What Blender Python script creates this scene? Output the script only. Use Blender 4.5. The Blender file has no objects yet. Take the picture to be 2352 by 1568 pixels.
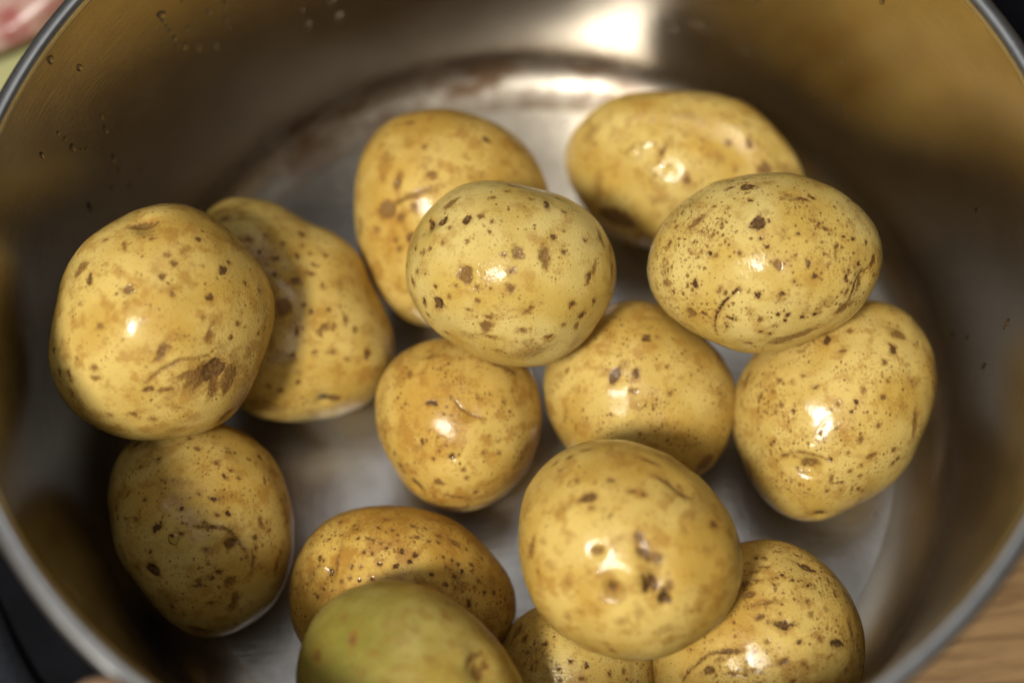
import bpy, bmesh, math, random
import numpy as np
from mathutils import Vector, Matrix

SC = bpy.context.scene
COL = SC.collection
R = 0.12                       # pot radius in metres; geometry below is laid out in pot radii

# ------------------------------------------------------------------ camera
FOC = 1.39
CAM = np.array([-0.0081, -1.2665, 3.0246])
PITCH, YAW, ROLL = 1.1231, -0.0090, -0.0920
def cam_axes():
    cp, sp = math.cos(PITCH), math.sin(PITCH)
    f = np.array([math.sin(YAW)*cp, math.cos(YAW)*cp, -sp])
    r = np.cross(f, [0, 0, 1]); r /= np.linalg.norm(r)
    u = np.cross(r, f)
    c, s = math.cos(ROLL), math.sin(ROLL)
    return f, c*r + s*u, c*u - s*r
CF, CR, CU = cam_axes()
cd = bpy.data.cameras.new('camera'); cam = bpy.data.objects.new('camera', cd); COL.objects.link(cam)
cam.matrix_world = Matrix(((CR[0], CU[0], -CF[0], CAM[0]*R), (CR[1], CU[1], -CF[1], CAM[1]*R),
                           (CR[2], CU[2], -CF[2], CAM[2]*R), (0, 0, 0, 1)))
cd.sensor_width = 36; cd.lens = 36*FOC; cd.clip_start = 0.01; cd.clip_end = 100
cd.dof.use_dof = True; cd.dof.focus_distance = 0.335; cd.dof.aperture_fstop = 3.9; cd.dof.aperture_blades = 8
SC.camera = cam

# ------------------------------------------------------------------ light of the kitchen
w = bpy.data.worlds.new('World'); SC.world = w; w.use_nodes = True
bg = w.node_tree.nodes['Background']; bg.inputs[0].default_value = (1.0, 0.93, 0.84, 1); bg.inputs[1].default_value = 0.045
def area(name, loc, target, size, power, col):
    l = bpy.data.lights.new(name, 'AREA'); l.shape = 'DISK'; l.size = size; l.energy = power; l.color = col
    o = bpy.data.objects.new(name, l); COL.objects.link(o); o.location = loc
    o.rotation_euler = (Vector(target) - Vector(loc)).to_track_quat('-Z', 'Y').to_euler()
    return o
LD = Vector((-0.33, -0.43, 0.84)).normalized()*1.2
area('kitchen_lamp', LD, (0, 0, 0.04), 0.19, 15.5, (1.0, 0.955, 0.875))
FD = Vector((-0.18, -0.45, 0.87)).normalized()*1.5
area('ceiling_bounce', FD, (0, 0, 0.04), 1.4, 7.5, (1.0, 0.955, 0.88))      # broad soft light off the ceiling behind the viewer
area('ceiling_glow', (0.0, 0.75, 1.6), (0, 0, 0.04), 1.2, 2.0, (0.97, 0.98, 1.0))      # paler ceiling beyond the pot
SC.view_settings.view_transform = 'Standard'; SC.view_settings.look = 'None'
SC.view_settings.exposure = 0.0; SC.view_settings.gamma = 1.0
SC.cycles.max_bounces = 8; SC.cycles.diffuse_bounces = 3; SC.cycles.glossy_bounces = 6; SC.cycles.sample_clamp_indirect = 6.0
SC.cycles.use_denoising = True

# ------------------------------------------------------------------ helpers
def at(x, y, z):
    """point (metres) on the horizontal plane z (pot radii) seen at pixel x, y of a 2352-wide view"""
    d = CF*FOC + (x-1176)/2352*CR - (y-784)/2352*CU
    return (CAM + d*(z-CAM[2])/d[2])*R

def tag(o, label=None, cat=None, group=None, kind=None):
    if label: o['label'] = label
    if cat: o['category'] = cat
    if group: o['group'] = group
    if kind: o['kind'] = kind
    return o

def mesh_obj(name, verts, faces, mat=None, parent=None, smooth=True):
    me = bpy.data.meshes.new(name); me.from_pydata([tuple(v) for v in verts], [], faces); me.update()
    if smooth: me.polygons.foreach_set('use_smooth', [True]*len(me.polygons))
    o = bpy.data.objects.new(name, me); COL.objects.link(o)
    if mat: me.materials.append(mat)
    if parent: o.parent = parent
    return o

class NT:
    """small node-tree writer"""
    def __init__(s, name):
        s.m = bpy.data.materials.new(name); s.m.use_nodes = True
        s.t = s.m.node_tree; s.p = s.t.nodes['Principled BSDF']
    def n(s, typ, **kw):
        nd = s.t.nodes.new(typ)
        for k, v in kw.items(): setattr(nd, k, v)
        return nd
    def put(s, sock, v):
        if isinstance(v, bpy.types.NodeSocket): s.t.links.new(v, sock)
        else: sock.default_value = v
    def math(s, op, a, b=0.0, c=None, clamp=False):
        nd = s.n('ShaderNodeMath', operation=op, use_clamp=clamp)
        s.put(nd.inputs[0], a); s.put(nd.inputs[1], b)
        if c is not None: s.put(nd.inputs[2], c)
        return nd.outputs[0]
    def vmath(s, op, a, b=None, sc=None):
        nd = s.n('ShaderNodeVectorMath', operation=op); s.put(nd.inputs[0], a)
        if b is not None: s.put(nd.inputs[1], b)
        if sc is not None: s.put(nd.inputs[3], sc)
        return nd.outputs[0]
    def mix(s, f, a, b, mode='MIX'):
        nd = s.n('ShaderNodeMix', data_type='RGBA', blend_type=mode)
        s.put(nd.inputs[0], f)
        for k, v in ((6, a), (7, b)):
            s.put(nd.inputs[k], v if isinstance(v, bpy.types.NodeSocket) else (*v, 1))
        return nd.outputs[2]
    def ramp(s, v, lo, hi, a=0.0, b=1.0):
        nd = s.n('ShaderNodeMapRange', interpolation_type='SMOOTHSTEP')
        s.put(nd.inputs[0], v); s.put(nd.inputs[1], lo); s.put(nd.inputs[2], hi); s.put(nd.inputs[3], a); s.put(nd.inputs[4], b)
        return nd.outputs[0]
    def noise(s, vec, scale, detail=3.0, rough=.55, dist=0.0):
        nd = s.n('ShaderNodeTexNoise'); s.put(nd.inputs['Vector'], vec); s.put(nd.inputs['Scale'], scale)
        nd.inputs['Detail'].default_value = detail; nd.inputs['Roughness'].default_value = rough; nd.inputs['Distortion'].default_value = dist
        return nd.outputs['Fac']
    def voro(s, vec, scale, rnd=1.0, feature='F1'):
        nd = s.n('ShaderNodeTexVoronoi', feature=feature); s.put(nd.inputs['Vector'], vec); s.put(nd.inputs['Scale'], scale)
        nd.inputs['Randomness'].default_value = rnd
        return nd
    def attr(s, name):
        return s.n('ShaderNodeAttribute', attribute_name=name).outputs['Fac']
    def obj(s): return s.n('ShaderNodeTexCoord').outputs['Object']
    def bump(s, h, dist, strength=1.0, normal=None):
        nd = s.n('ShaderNodeBump'); s.put(nd.inputs['Height'], h); nd.inputs['Distance'].default_value = dist; nd.inputs['Strength'].default_value = strength
        if normal is not None: s.put(nd.inputs['Normal'], normal)
        return nd.outputs[0]
    def set(s, **kw):
        for k, v in kw.items():
            k = k.replace('_', ' ')
            v = (*v, 1) if isinstance(v, tuple) and len(v) == 3 and s.p.inputs[k].type == 'RGBA' else v
            s.put(s.p.inputs[k], v)
        return s.m

# ------------------------------------------------------------------ materials
def mat_potato():
    g = NT('potato_skin')
    rnd = g.n('ShaderNodeObjectInfo').outputs['Random']
    co = g.vmath('ADD', g.obj(), g.vmath('SCALE', (1.0, 1.7, 2.3), sc=g.math('MULTIPLY', rnd, 3.0)))
    och = g.attr('ochre')
    big = g.noise(co, 60, 2)
    mid = g.noise(co, 210, 4, .62)
    fine = g.noise(co, 1500, 3, .65)
    pale = g.mix(och, (.605, .465, .155), (.585, .39, .090))
    deep = g.mix(och, (.50, .340, .075), (.45, .255, .042))
    c = g.mix(g.ramp(big, .34, .66), pale, deep)
    c = g.mix(g.math('MULTIPLY', g.ramp(g.math('ADD', mid, g.math('MULTIPLY', och, .05)), .50, .68), g.math('ADD', .46, g.math('MULTIPLY', och, .28))), c, (.33, .155, .024))
    # green part of a tuber that saw light
    c = g.mix(g.math('MULTIPLY', g.attr('green'), g.ramp(mid, .30, .62, .75, 1.0)), c, g.mix(g.ramp(mid, .4, .7), (.165, .165, .026), (.24, .185, .034)))
    # rusty specks: a faint stipple and round discrete dots, denser in some areas
    dens = g.ramp(g.noise(g.vmath('ADD', co, (.4, .2, .7)), 110, 3, .6), .36, .66)
    spk = g.attr('speck')
    st = g.math('ADD', fine, g.math('MULTIPLY', g.math('ADD', g.math('MULTIPLY', dens, .09), .02), spk))
    c = g.mix(g.math('MULTIPLY', g.ramp(st, .64, .74), .55), c, (.27, .13, .028))
    nc = g.vmath('SUBTRACT', g.noise_color(co, 900), (.5, .5, .5))
    v1 = g.voro(g.vmath('ADD', co, g.vmath('SCALE', nc, sc=.0006)), 1050)
    r1 = g.n('ShaderNodeSeparateColor'); g.put(r1.inputs[0], v1.outputs['Color'])
    rad1 = g.math('MULTIPLY', g.math('MULTIPLY', g.math('POWER', r1.outputs[0], 2.2), .60), g.math('MULTIPLY', g.math('ADD', g.math('MULTIPLY', dens, .75), .35), spk))
    f1 = g.math('MULTIPLY', g.ramp(g.math('SUBTRACT', v1.outputs['Distance'], rad1), -.08, .08, 1, 0), g.ramp(rad1, .055, .12))
    c = g.mix(g.math('MULTIPLY', f1, g.ramp(r1.outputs[1], 0, 1, .30, .85)), c, (.170, .080, .020))
    # lenticels
    v2 = g.voro(g.vmath('ADD', co, g.vmath('SCALE', nc, sc=.0022)), 250)
    r2 = g.n('ShaderNodeSeparateColor'); g.put(r2.inputs[0], v2.outputs['Color'])
    rad2 = g.math('MULTIPLY', g.math('POWER', r2.outputs[0], 3.2), .165)
    d2 = g.math('SUBTRACT', v2.outputs['Distance'], rad2)
    on = g.ramp(rad2, .03, .06)
    f2 = g.math('MULTIPLY', g.ramp(d2, -.05, .06, 1, 0), on)
    h2 = g.math('MULTIPLY', g.ramp(d2, -.02, .20, 1, 0), on)
    c = g.mix(g.math('MULTIPLY', h2, .38), c, (.30, .15, .028))
    c = g.mix(g.math('MULTIPLY', f2, g.ramp(r2.outputs[1], 0, 1, .35, .92)), c, (.10, .043, .012))
    # soft rusty stains, then scabs, eyes and cracks (signed distances in millimetres stored on the mesh)
    edge = g.noise(co, 1000, 4, .72)
    wob = g.math('MULTIPLY', g.math('SUBTRACT', edge, .5), 1.9)
    grain = g.ramp(fine, .40, .62)
    stn = g.math('ADD', g.attr('stain'), g.math('MULTIPLY', wob, 1.5))
    c = g.mix(g.math('MULTIPLY', g.ramp(stn, -.9, .7), g.math('ADD', .30, g.math('MULTIPLY', grain, .38))), c, (.22, .105, .024))
    sd0 = g.attr('scab'); tone = g.attr('tone')
    sd = g.math('ADD', sd0, wob)
    c = g.mix(g.math('MULTIPLY', g.ramp(sd, -1.0, .2), .50), c, (.29, .14, .026))
    soft = g.ramp(tone, .5, .92, .40, .14)
    core = g.math('MULTIPLY', g.ramp(sd, g.math('MULTIPLY', soft, -1.0), g.math('ADD', soft, .06)), g.ramp(tone, .5, .85, .72, .98))
    core = g.math('MULTIPLY', core, g.ramp(edge, .34, .52, .62, 1.0))
    scol = g.mix(g.ramp(tone, .52, .95), (.150, .068, .018), (.045, .020, .008))
    inner = g.math('MULTIPLY', g.ramp(sd0, .3, 1.1), g.ramp(tone, .9, 1.0, 1.0, 0.0))
    scol = g.mix(g.math('MULTIPLY', inner, .35), scol, (.16, .080, .028))
    scol = g.mix(g.math('MULTIPLY', grain, .30), scol, (.25, .135, .048))
    c = g.mix(core, c, scol)
    hgt = g.math('ADD', g.math('MULTIPLY', fine, .62), g.math('MULTIPLY', mid, .35))
    hgt = g.math('ADD', hgt, g.math('MULTIPLY', g.ramp(sd0, -.3, .3), g.math('SUBTRACT', g.math('MULTIPLY', fine, 1.6), 1.2)))
    n1 = g.bump(hgt, .00030, .8)
    n2 = g.bump(hgt, .00013, .8)
    wet = g.ramp(g.noise(g.vmath('ADD', co, (.9, .1, .3)), 85, 3, .6), .40, .60)
    g.set(Base_Color=c, Roughness=g.math('ADD', g.math('MULTIPLY', mid, .3), .44), Normal=n1,
          Specular_IOR_Level=.10,
          Coat_Weight=g.math('MULTIPLY', g.ramp(wet, 0, 1, .35, .95), g.math('SUBTRACT', 1.0, g.math('MULTIPLY', core, .6))),
          Coat_Roughness=.075, Coat_IOR=1.45, Coat_Normal=n2)
    return g.m
def _nc(self, vec, scale):
    nd = self.n('ShaderNodeTexNoise'); self.put(nd.inputs['Vector'], vec); nd.inputs['Scale'].default_value = scale; nd.inputs['Detail'].default_value = 3
    return nd.outputs['Color']
NT.noise_color = _nc

def cyl(g):
    sp = g.n('ShaderNodeSeparateXYZ'); g.put(sp.inputs[0], g.obj())
    x, y, z = sp.outputs
    return g.math('ARCTAN2', y, x), g.math('SQRT', g.math('ADD', g.math('MULTIPLY', x, x), g.math('MULTIPLY', y, y))), z
def comb(g, x, y, z):
    cb = g.n('ShaderNodeCombineXYZ'); g.put(cb.inputs[0], x); g.put(cb.inputs[1], y); g.put(cb.inputs[2], z); return cb.outputs[0]

def mat_wall():
    g = NT('brushed_steel_wall')
    th, rr, z = cyl(g)
    # circumferential brush lines
    br = g.noise(comb(g, g.math('MULTIPLY', th, 5), g.math('MULTIPLY', z, 900), g.math('MULTIPLY', rr, 900)), 2.2, 5, .65)
    br2 = g.noise(comb(g, g.math('MULTIPLY', th, 22), g.math('MULTIPLY', z, 2600), 3.0), 1.0, 3, .6)
    smear = g.noise(g.obj(), 28, 4, .6)
    film = g.noise(g.vmath('ADD', g.obj(), (3, 1, 2)), 60, 5, .65)
    base = g.mix(g.ramp(smear, .35, .7), (.50, .45, .375), (.42, .375, .31))
    # scorched brown residue along the curve where wall meets base, at the back; spread further to darken the bright reflection there
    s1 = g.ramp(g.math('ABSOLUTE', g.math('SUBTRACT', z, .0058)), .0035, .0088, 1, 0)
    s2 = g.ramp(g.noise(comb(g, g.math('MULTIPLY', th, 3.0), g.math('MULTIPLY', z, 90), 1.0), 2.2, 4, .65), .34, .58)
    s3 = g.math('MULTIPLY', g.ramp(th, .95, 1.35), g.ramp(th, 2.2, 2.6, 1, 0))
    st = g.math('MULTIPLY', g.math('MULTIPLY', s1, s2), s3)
    base = g.mix(g.math('MULTIPLY', g.ramp(br, .45, .75), .25), base, (.34, .30, .25))
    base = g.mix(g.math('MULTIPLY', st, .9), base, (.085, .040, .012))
    rough = g.math('ADD', g.math('ADD', g.math('MULTIPLY', br, .08), .125), g.math('MULTIPLY', g.ramp(film, .3, .8), .06))
    rough = g.math('ADD', rough, g.math('MULTIPLY', st, .2))
    rough = g.math('ADD', rough, g.ramp(z, .0, .016, .16, 0.0))
    n = g.bump(g.math('ADD', br, g.math('MULTIPLY', br2, .4)), .00006, .7)
    tg = g.n('ShaderNodeTangent', direction_type='RADIAL', axis='Z')
    g.set(Base_Color=base, Metallic=1.0, Roughness=rough, Anisotropic=.6, Anisotropic_Rotation=.25, Tangent=tg.outputs[0], Normal=n)
    return g.m

def mat_base():
    g = NT('scuffed_steel_base')
    th, rr, z = cyl(g)
    sc = g.noise(g.vmath('MULTIPLY', g.obj(), (90, 700, 1)), 1.0, 4, .6)
    sc2 = g.noise(g.vmath('MULTIPLY', g.obj(), (650, 120, 1)), 1.0, 4, .6)
    blot = g.noise(g.obj(), 70, 5, .6)
    fl = g.voro(g.obj(), 260)
    fleck = g.math('MULTIPLY', g.ramp(fl.outputs['Distance'], .05, .16, 1, 0), g.ramp(blot, .5, .6))
    base = g.mix(g.ramp(blot, .35, .68), (.60, .585, .56), (.45, .435, .41))
    rough = g.math('ADD', g.math('ADD', .21, g.math('MULTIPLY', blot, .20)), g.math('MULTIPLY', fleck, .2))
    n = g.bump(g.math('ADD', g.math('ADD', sc, sc2), g.math('MULTIPLY', blot, 3.0)), .00010, .7)
    g.set(Base_Color=base, Metallic=1.0, Roughness=rough, Normal=n)
    return g.m

def mat_simple(name, col, rough, metal=0.0, noise_scale=None, col2=None, bump=0.0, **kw):
    g = NT(name)
    c = (*col, 1)
    if noise_scale:
        nz = g.noise(g.obj(), noise_scale, 5, .6)
        c = g.mix(g.ramp(nz, .35, .65), col, col2 or col)
        if bump: g.set(Normal=g.bump(nz, bump, .6))
    g.set(Base_Color=c, Roughness=rough, Metallic=metal, **kw)
    return g.m

def mat_wood():
    g = NT('oak_counter')
    mp = g.n('ShaderNodeMapping'); g.put(mp.inputs[0], g.obj()); mp.inputs['Rotation'].default_value = (0, 0, math.radians(12)); mp.inputs['Scale'].default_value = (9, 110, 9)
    v = mp.outputs[0]
    gr = g.noise(v, 3.5, 6, .6, .5); gr2 = g.noise(g.vmath('MULTIPLY', v, (3, 6, 1)), 6, 4, .6)
    c = g.mix(g.ramp(gr, .35, .68), (.27, .165, .070), (.165, .090, .034))
    c = g.mix(g.math('MULTIPLY', g.ramp(gr2, .5, .75), .5), c, (.10, .05, .02))
    g.set(Base_Color=c, Roughness=.42, Normal=g.bump(gr2, .0003, .4))
    return g.m

def mat_meat():
    g = NT('raw_meat')
    a = g.noise(g.vmath('MULTIPLY', g.obj(), (1, 2.2, 1)), 45, 4, .6, 1.0)
    c = g.mix(g.ramp(a, .40, .62), (.30, .085, .07), (.42, .27, .22))
    c = g.mix(g.ramp(g.noise(g.obj(), 25, 3), .58, .7), c, (.20, .025, .018))
    g.set(Base_Color=c, Roughness=.3, Subsurface_Weight=.2, Subsurface_Radius=(1, .3, .2), Subsurface_Scale=.004, Coat_Weight=.1, Coat_Roughness=.3, Normal=g.bump(a, .0015, .5))
    return g.m

def mat_skin():
    g = NT('hand_skin')
    a = g.noise(g.obj(), 120, 4, .6)
    c = g.mix(g.ramp(a, .35, .65), (.62, .40, .25), (.56, .32, .19))
    g.set(Base_Color=c, Roughness=.45, Subsurface_Weight=.2, Subsurface_Radius=(1, .35, .2), Subsurface_Scale=.004, Normal=g.bump(g.noise(g.obj(), 700, 3), .0002, .5))
    return g.m

M_POT = mat_potato(); M_WALL = mat_wall(); M_BASE = mat_base()
M_RIM = mat_simple('polished_steel_rim', (.62, .62, .61), .30, 1.0, 300, (.55, .55, .54))
def mat_bead():
    # thin bead of water: clear, with the sharp surface reflection of water
    g = NT('water_bead'); t = g.t
    fr = g.n('ShaderNodeFresnel'); fr.inputs['IOR'].default_value = 1.33
    tr = g.n('ShaderNodeBsdfTransparent'); gl = g.n('ShaderNodeBsdfGlossy'); gl.inputs['Roughness'].default_value = .03
    mx = g.n('ShaderNodeMixShader'); t.links.new(fr.outputs[0], mx.inputs[0]); t.links.new(tr.outputs[0], mx.inputs[1]); t.links.new(gl.outputs[0], mx.inputs[2])
    t.links.new(mx.outputs[0], t.nodes['Material Output'].inputs[0]); t.nodes.remove(g.p)
    return g.m
M_BEAD = mat_bead()
M_WATER = NT('water').set(Base_Color=(1, 1, 1), Roughness=.02, IOR=1.33, Transmission_Weight=1.0)

# ------------------------------------------------------------------ surfaces round the pot
def slab(name, poly, z0, z1, mat, bevel=.004):
    """closed flat slab over a polygon in metres, edges bevelled"""
    bm = bmesh.new()
    lo = [bm.verts.new((x, y, z0)) for x, y in poly]; hi = [bm.verts.new((x, y, z1)) for x, y in poly]
    bm.faces.new(hi); bm.faces.new(lo[::-1])
    k = len(poly)
    for i in range(k): bm.faces.new((lo[i], lo[(i+1) % k], hi[(i+1) % k], hi[i]))
    bmesh.ops.recalc_face_normals(bm, faces=bm.faces)
    if bevel: bmesh.ops.bevel(bm, geom=list(bm.edges), offset=bevel, segments=3, affect='EDGES')
    me = bpy.data.meshes.new(name); bm.to_mesh(me); bm.free(); me.materials.append(mat)
    o = bpy.data.objects.new(name, me); COL.objects.link(o); return o

TZ = -.010                                   # cooktop surface under the pot
tag(slab('countertop', [(-3, -3), (3, -3), (3, 3), (-3, 3)], TZ-.045, TZ-.004, mat_wood(), 0), 'brown oak countertop with dark grain beside the pot', 'countertop', kind='structure')
nrm = Vector((.86, -.51)).normalized(); tan = Vector((-nrm.y, nrm.x)); e = nrm*.98*R
cook = [e+tan*.42, e+tan*-.30, e+tan*-.30-nrm*.62, e+tan*.42-nrm*.62]
tag(slab('cooktop', [tuple(p) for p in cook], TZ-.0039, TZ, mat_simple('black_cooktop_glass', (.004, .004, .005), .35, 0, 40, (.006, .006, .008), Specular_IOR_Level=.06), .0015),
    'black glass cooktop that the steel pot stands on', 'cooktop')

# ------------------------------------------------------------------ the pot
def lathe(name, prof, mat, parent, seg=288, closed=True):
    v, f = [], []
    k = len(prof)
    for i in range(seg):
        a = 2*math.pi*i/seg; c, s = math.cos(a), math.sin(a)
        v += [(r*c*R, r*s*R, z*R) for r, z in prof]
    for i in range(seg):
        j = (i+1) % seg
        for q in range(k if closed else k-1):
            p = (q+1) % k
            f.append((i*k+p, j*k+p, j*k+q, i*k+q))
    return mesh_obj(name, v, f, mat, parent)
pot = bpy.data.objects.new('steel_pot', None); COL.objects.link(pot); pot.location = (0, 0, 0)
tag(pot, 'wide brushed stainless steel cooking pot full of potatoes', 'pot')
RF, RW, RB, FZ = .838, .968, .946, .105; FR = RB-RF
def rw(z): return RB + (RW-RB)*min(1.0, max(0.0, (z-FZ)/(.853-FZ)))
fil = []
for a in np.linspace(0, math.pi/2, 26):                    # easing curve from flat base to upright wall
    fil.append((RF + FR*math.sin(a)**1.15, FZ*(1-math.cos(a))**1.25))
prof = [(RF, -.0006), (RF, 0.0), (RF+.0006, .0000)] + fil[1:] + [(rw(z), z) for z in np.linspace(.13, .853, 26)] + [(RW, .8565), (RW, .8572), (.9690, .8575), (.9870, .8575), (.9885, .857), (.9885, .850)] + [(.9885, z) for z in np.linspace(.8, .1, 10)] + [(.97, .0), (.93, -.035), (RF, -.05)]
wall = lathe('wall', prof, M_WALL, pot)
dv, df = [], []
rings = np.concatenate([[0.0], np.linspace(.05, RF-.002, 30), [RF-.0005, RF]])
SEG = 288
dv.append((0, 0, 0))
for r in rings[1:]:
    dv += [(r*R*math.cos(2*math.pi*i/SEG), r*R*math.sin(2*math.pi*i/SEG), 0) for i in range(SEG)]
for i in range(SEG): df.append((0, 1+i, 1+(i+1) % SEG))
for q in range(len(rings)-2):
    for i in range(SEG):
        j = (i+1) % SEG; a = 1+q*SEG; b = a+SEG
        df.append((a+i, b+i, b+j, a+j))
n0 = len(dv); last = 1+(len(rings)-2)*SEG
dv += [(RF*R*math.cos(2*math.pi*i/SEG), RF*R*math.sin(2*math.pi*i/SEG), -.0745*R) for i in range(SEG)]
for i in range(SEG): df.append((last+i, n0+i, n0+(i+1) % SEG, last+(i+1) % SEG))
df.append([n0+SEG-1-i for i in range(SEG)])
base = mesh_obj('base', dv, df, M_BASE, pot)
def arc(x, z, r, a0, a1, n=7): return [(x+r*math.cos(t), z+r*math.sin(t)) for t in np.linspace(math.radians(a0), math.radians(a1), n)]
rp = [(.9676, .8580), (.9676, .8586), (.9676, .862)] + arc(.9796, .868, .012, 180, 90) + [(.9835, .8802), (.987, .8800)] + arc(.9905, .8695, .0103, 90, 0) + [(1.0008, .862), (1.0008, .852)] + arc(.9968, .848, .004, 0, -90, 5) + [(.9925, .844), (.9892, .846), (.9892, .8580), (.969, .8580)]
rim = lathe('rim', rp, M_RIM, pot)

# ------------------------------------------------------------------ potatoes
# outline of each potato (view pixels), distance from the viewpoint and depth ratio: a solid body is built from them in the pot
OUT = {
'P1':[(808,440),(812,385),(830,340),(880,285),(950,258),(1030,250),(1110,270),(1180,315),(1230,370),(1262,435),(1268,520),(1245,620),(1185,700),(1090,750),(1000,760),(970,752),(920,730),(880,690),(850,640),(825,560),(812,500)],
'P2':[(1305,370),(1310,310),(1345,260),(1400,230),(1480,212),(1560,207),(1640,213),(1720,240),(1780,285),(1825,345),(1850,398),(1845,450),(1810,500),(1720,550),(1600,575),(1495,572),(1430,555),(1380,520),(1340,470),(1312,420)],
'P3':[(930,608),(948,553),(976,495),(1020,452),(1060,425),(1110,417),(1180,420),(1251,434),(1342,477),(1396,546),(1414,615),(1407,680),(1378,745),(1324,803),(1251,835),(1179,843),(1107,825),(1034,792),(976,745),(948,691),(933,644)],
'P4':[(1486,615),(1501,542),(1537,488),(1591,445),(1671,418),(1725,401),(1790,395),(1852,403),(1917,434),(1971,474),(2011,521),(2032,578),(2025,637),(2000,687),(1953,731),(1888,771),(1815,800),(1743,817),(1678,807),(1598,774),(1537,731),(1501,676)],
'P5':[(380,465),(318,483),(253,512),(203,556),(167,610),(141,671),(119,737),(111,798),(119,859),(148,917),(181,961),(232,990),(300,1008),(370,1015),(440,1005),(521,961),(571,902),(600,849),(618,787),(631,722),(626,675),(600,617),(557,559),(506,516),(463,483),(425,468)],
'P6':[(466,480),(506,461),(561,454),(615,465),(687,498),(759,534),(814,570),(846,621),(862,668),(882,705),(903,750),(912,800),(905,850),(885,890),(850,925),(790,955),(720,970),(650,972),(580,960),(545,945),(500,880),(470,780),(450,650),(450,540)],
'P7':[(865,960),(870,900),(890,850),(925,808),(970,785),(1010,776),(1060,772),(1130,783),(1190,813),(1225,850),(1243,905),(1247,965),(1235,1030),(1205,1090),(1165,1135),(1110,1165),(1045,1180),(990,1165),(945,1135),(910,1085),(880,1030)],
'P8':[(1250,900),(1252,850),(1275,790),(1330,730),(1400,692),(1450,683),(1500,690),(1555,720),(1600,760),(1650,810),(1680,860),(1690,920),(1682,980),(1660,1040),(1630,1085),(1560,1120),(1480,1125),(1400,1105),(1330,1062),(1285,1020),(1260,960)],
'P9':[(1685,960),(1688,900),(1705,850),(1740,805),(1800,755),(1880,712),(1950,690),(2000,688),(2060,705),(2110,745),(2140,800),(2153,860),(2145,930),(2120,1000),(2095,1060),(2055,1110),(2000,1145),(1950,1172),(1900,1195),(1850,1203),(1800,1190),(1760,1160),(1725,1105),(1700,1040),(1690,1000)],
'P10':[(246,1154),(253,1103),(272,1055),(294,1022),(340,985),(420,962),(500,963),(565,992),(609,1033),(642,1084),(664,1139),(675,1202),(679,1268),(664,1323),(642,1374),(602,1415),(551,1448),(503,1462),(440,1460),(389,1425),(341,1374),(305,1330),(275,1272),(253,1213)],
'P11':[(867,1154),(782,1176),(738,1202),(709,1231),(685,1270),(668,1320),(665,1370),(672,1420),(690,1470),(730,1510),(800,1545),(920,1560),(1050,1540),(1141,1485),(1175,1444),(1186,1400),(1175,1353),(1146,1294),(1094,1231),(1021,1180),(944,1158)],
'P12':[(680,1560),(690,1475),(715,1430),(760,1385),(810,1350),(870,1335),(930,1333),(990,1345),(1050,1375),(1100,1415),(1140,1460),(1175,1510),(1205,1560),(1225,1620),(1228,1700),(1195,1765),(1125,1820),(1030,1842),(920,1842),(810,1818),(732,1755),(690,1680)],
'P13':[(1187,1230),(1195,1160),(1225,1100),(1270,1055),(1330,1025),(1400,1013),(1470,1017),(1540,1045),(1600,1085),(1650,1140),(1685,1200),(1702,1270),(1700,1330),(1680,1390),(1640,1440),(1580,1485),(1510,1513),(1440,1520),(1370,1505),(1310,1475),(1260,1430),(1220,1375),(1197,1310)],
'P14':[(1707,1246),(1773,1242),(1832,1260),(1887,1293),(1934,1334),(1968,1381),(1990,1437),(1995,1488),(1985,1560),(1950,1622),(1890,1675),(1790,1708),(1680,1708),(1580,1675),(1520,1622),(1503,1560),(1503,1480),(1520,1390),(1570,1310),(1640,1262)],
'P15':[(1219,1396),(1182,1425),(1157,1459),(1145,1500),(1140,1550),(1150,1620),(1200,1690),(1290,1725),(1390,1715),(1460,1670),(1500,1600),(1500,1530),(1480,1460),(1420,1410),(1330,1385),(1270,1383)],
}
DIST = dict(P1=3.268, P2=3.364, P3=2.916, P4=2.940, P5=2.932, P6=3.218, P7=3.085, P8=3.104, P9=3.113, P10=3.087, P11=2.989, P12=2.704, P13=2.720, P14=2.952, P15=2.961)
KD = dict(P1=.85, P2=.85, P3=.9, P4=.85, P5=.85, P6=.8, P7=.95, P8=.85, P9=.85, P10=.85, P11=.8, P12=.8, P13=.85, P14=.8, P15=.85)
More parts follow.
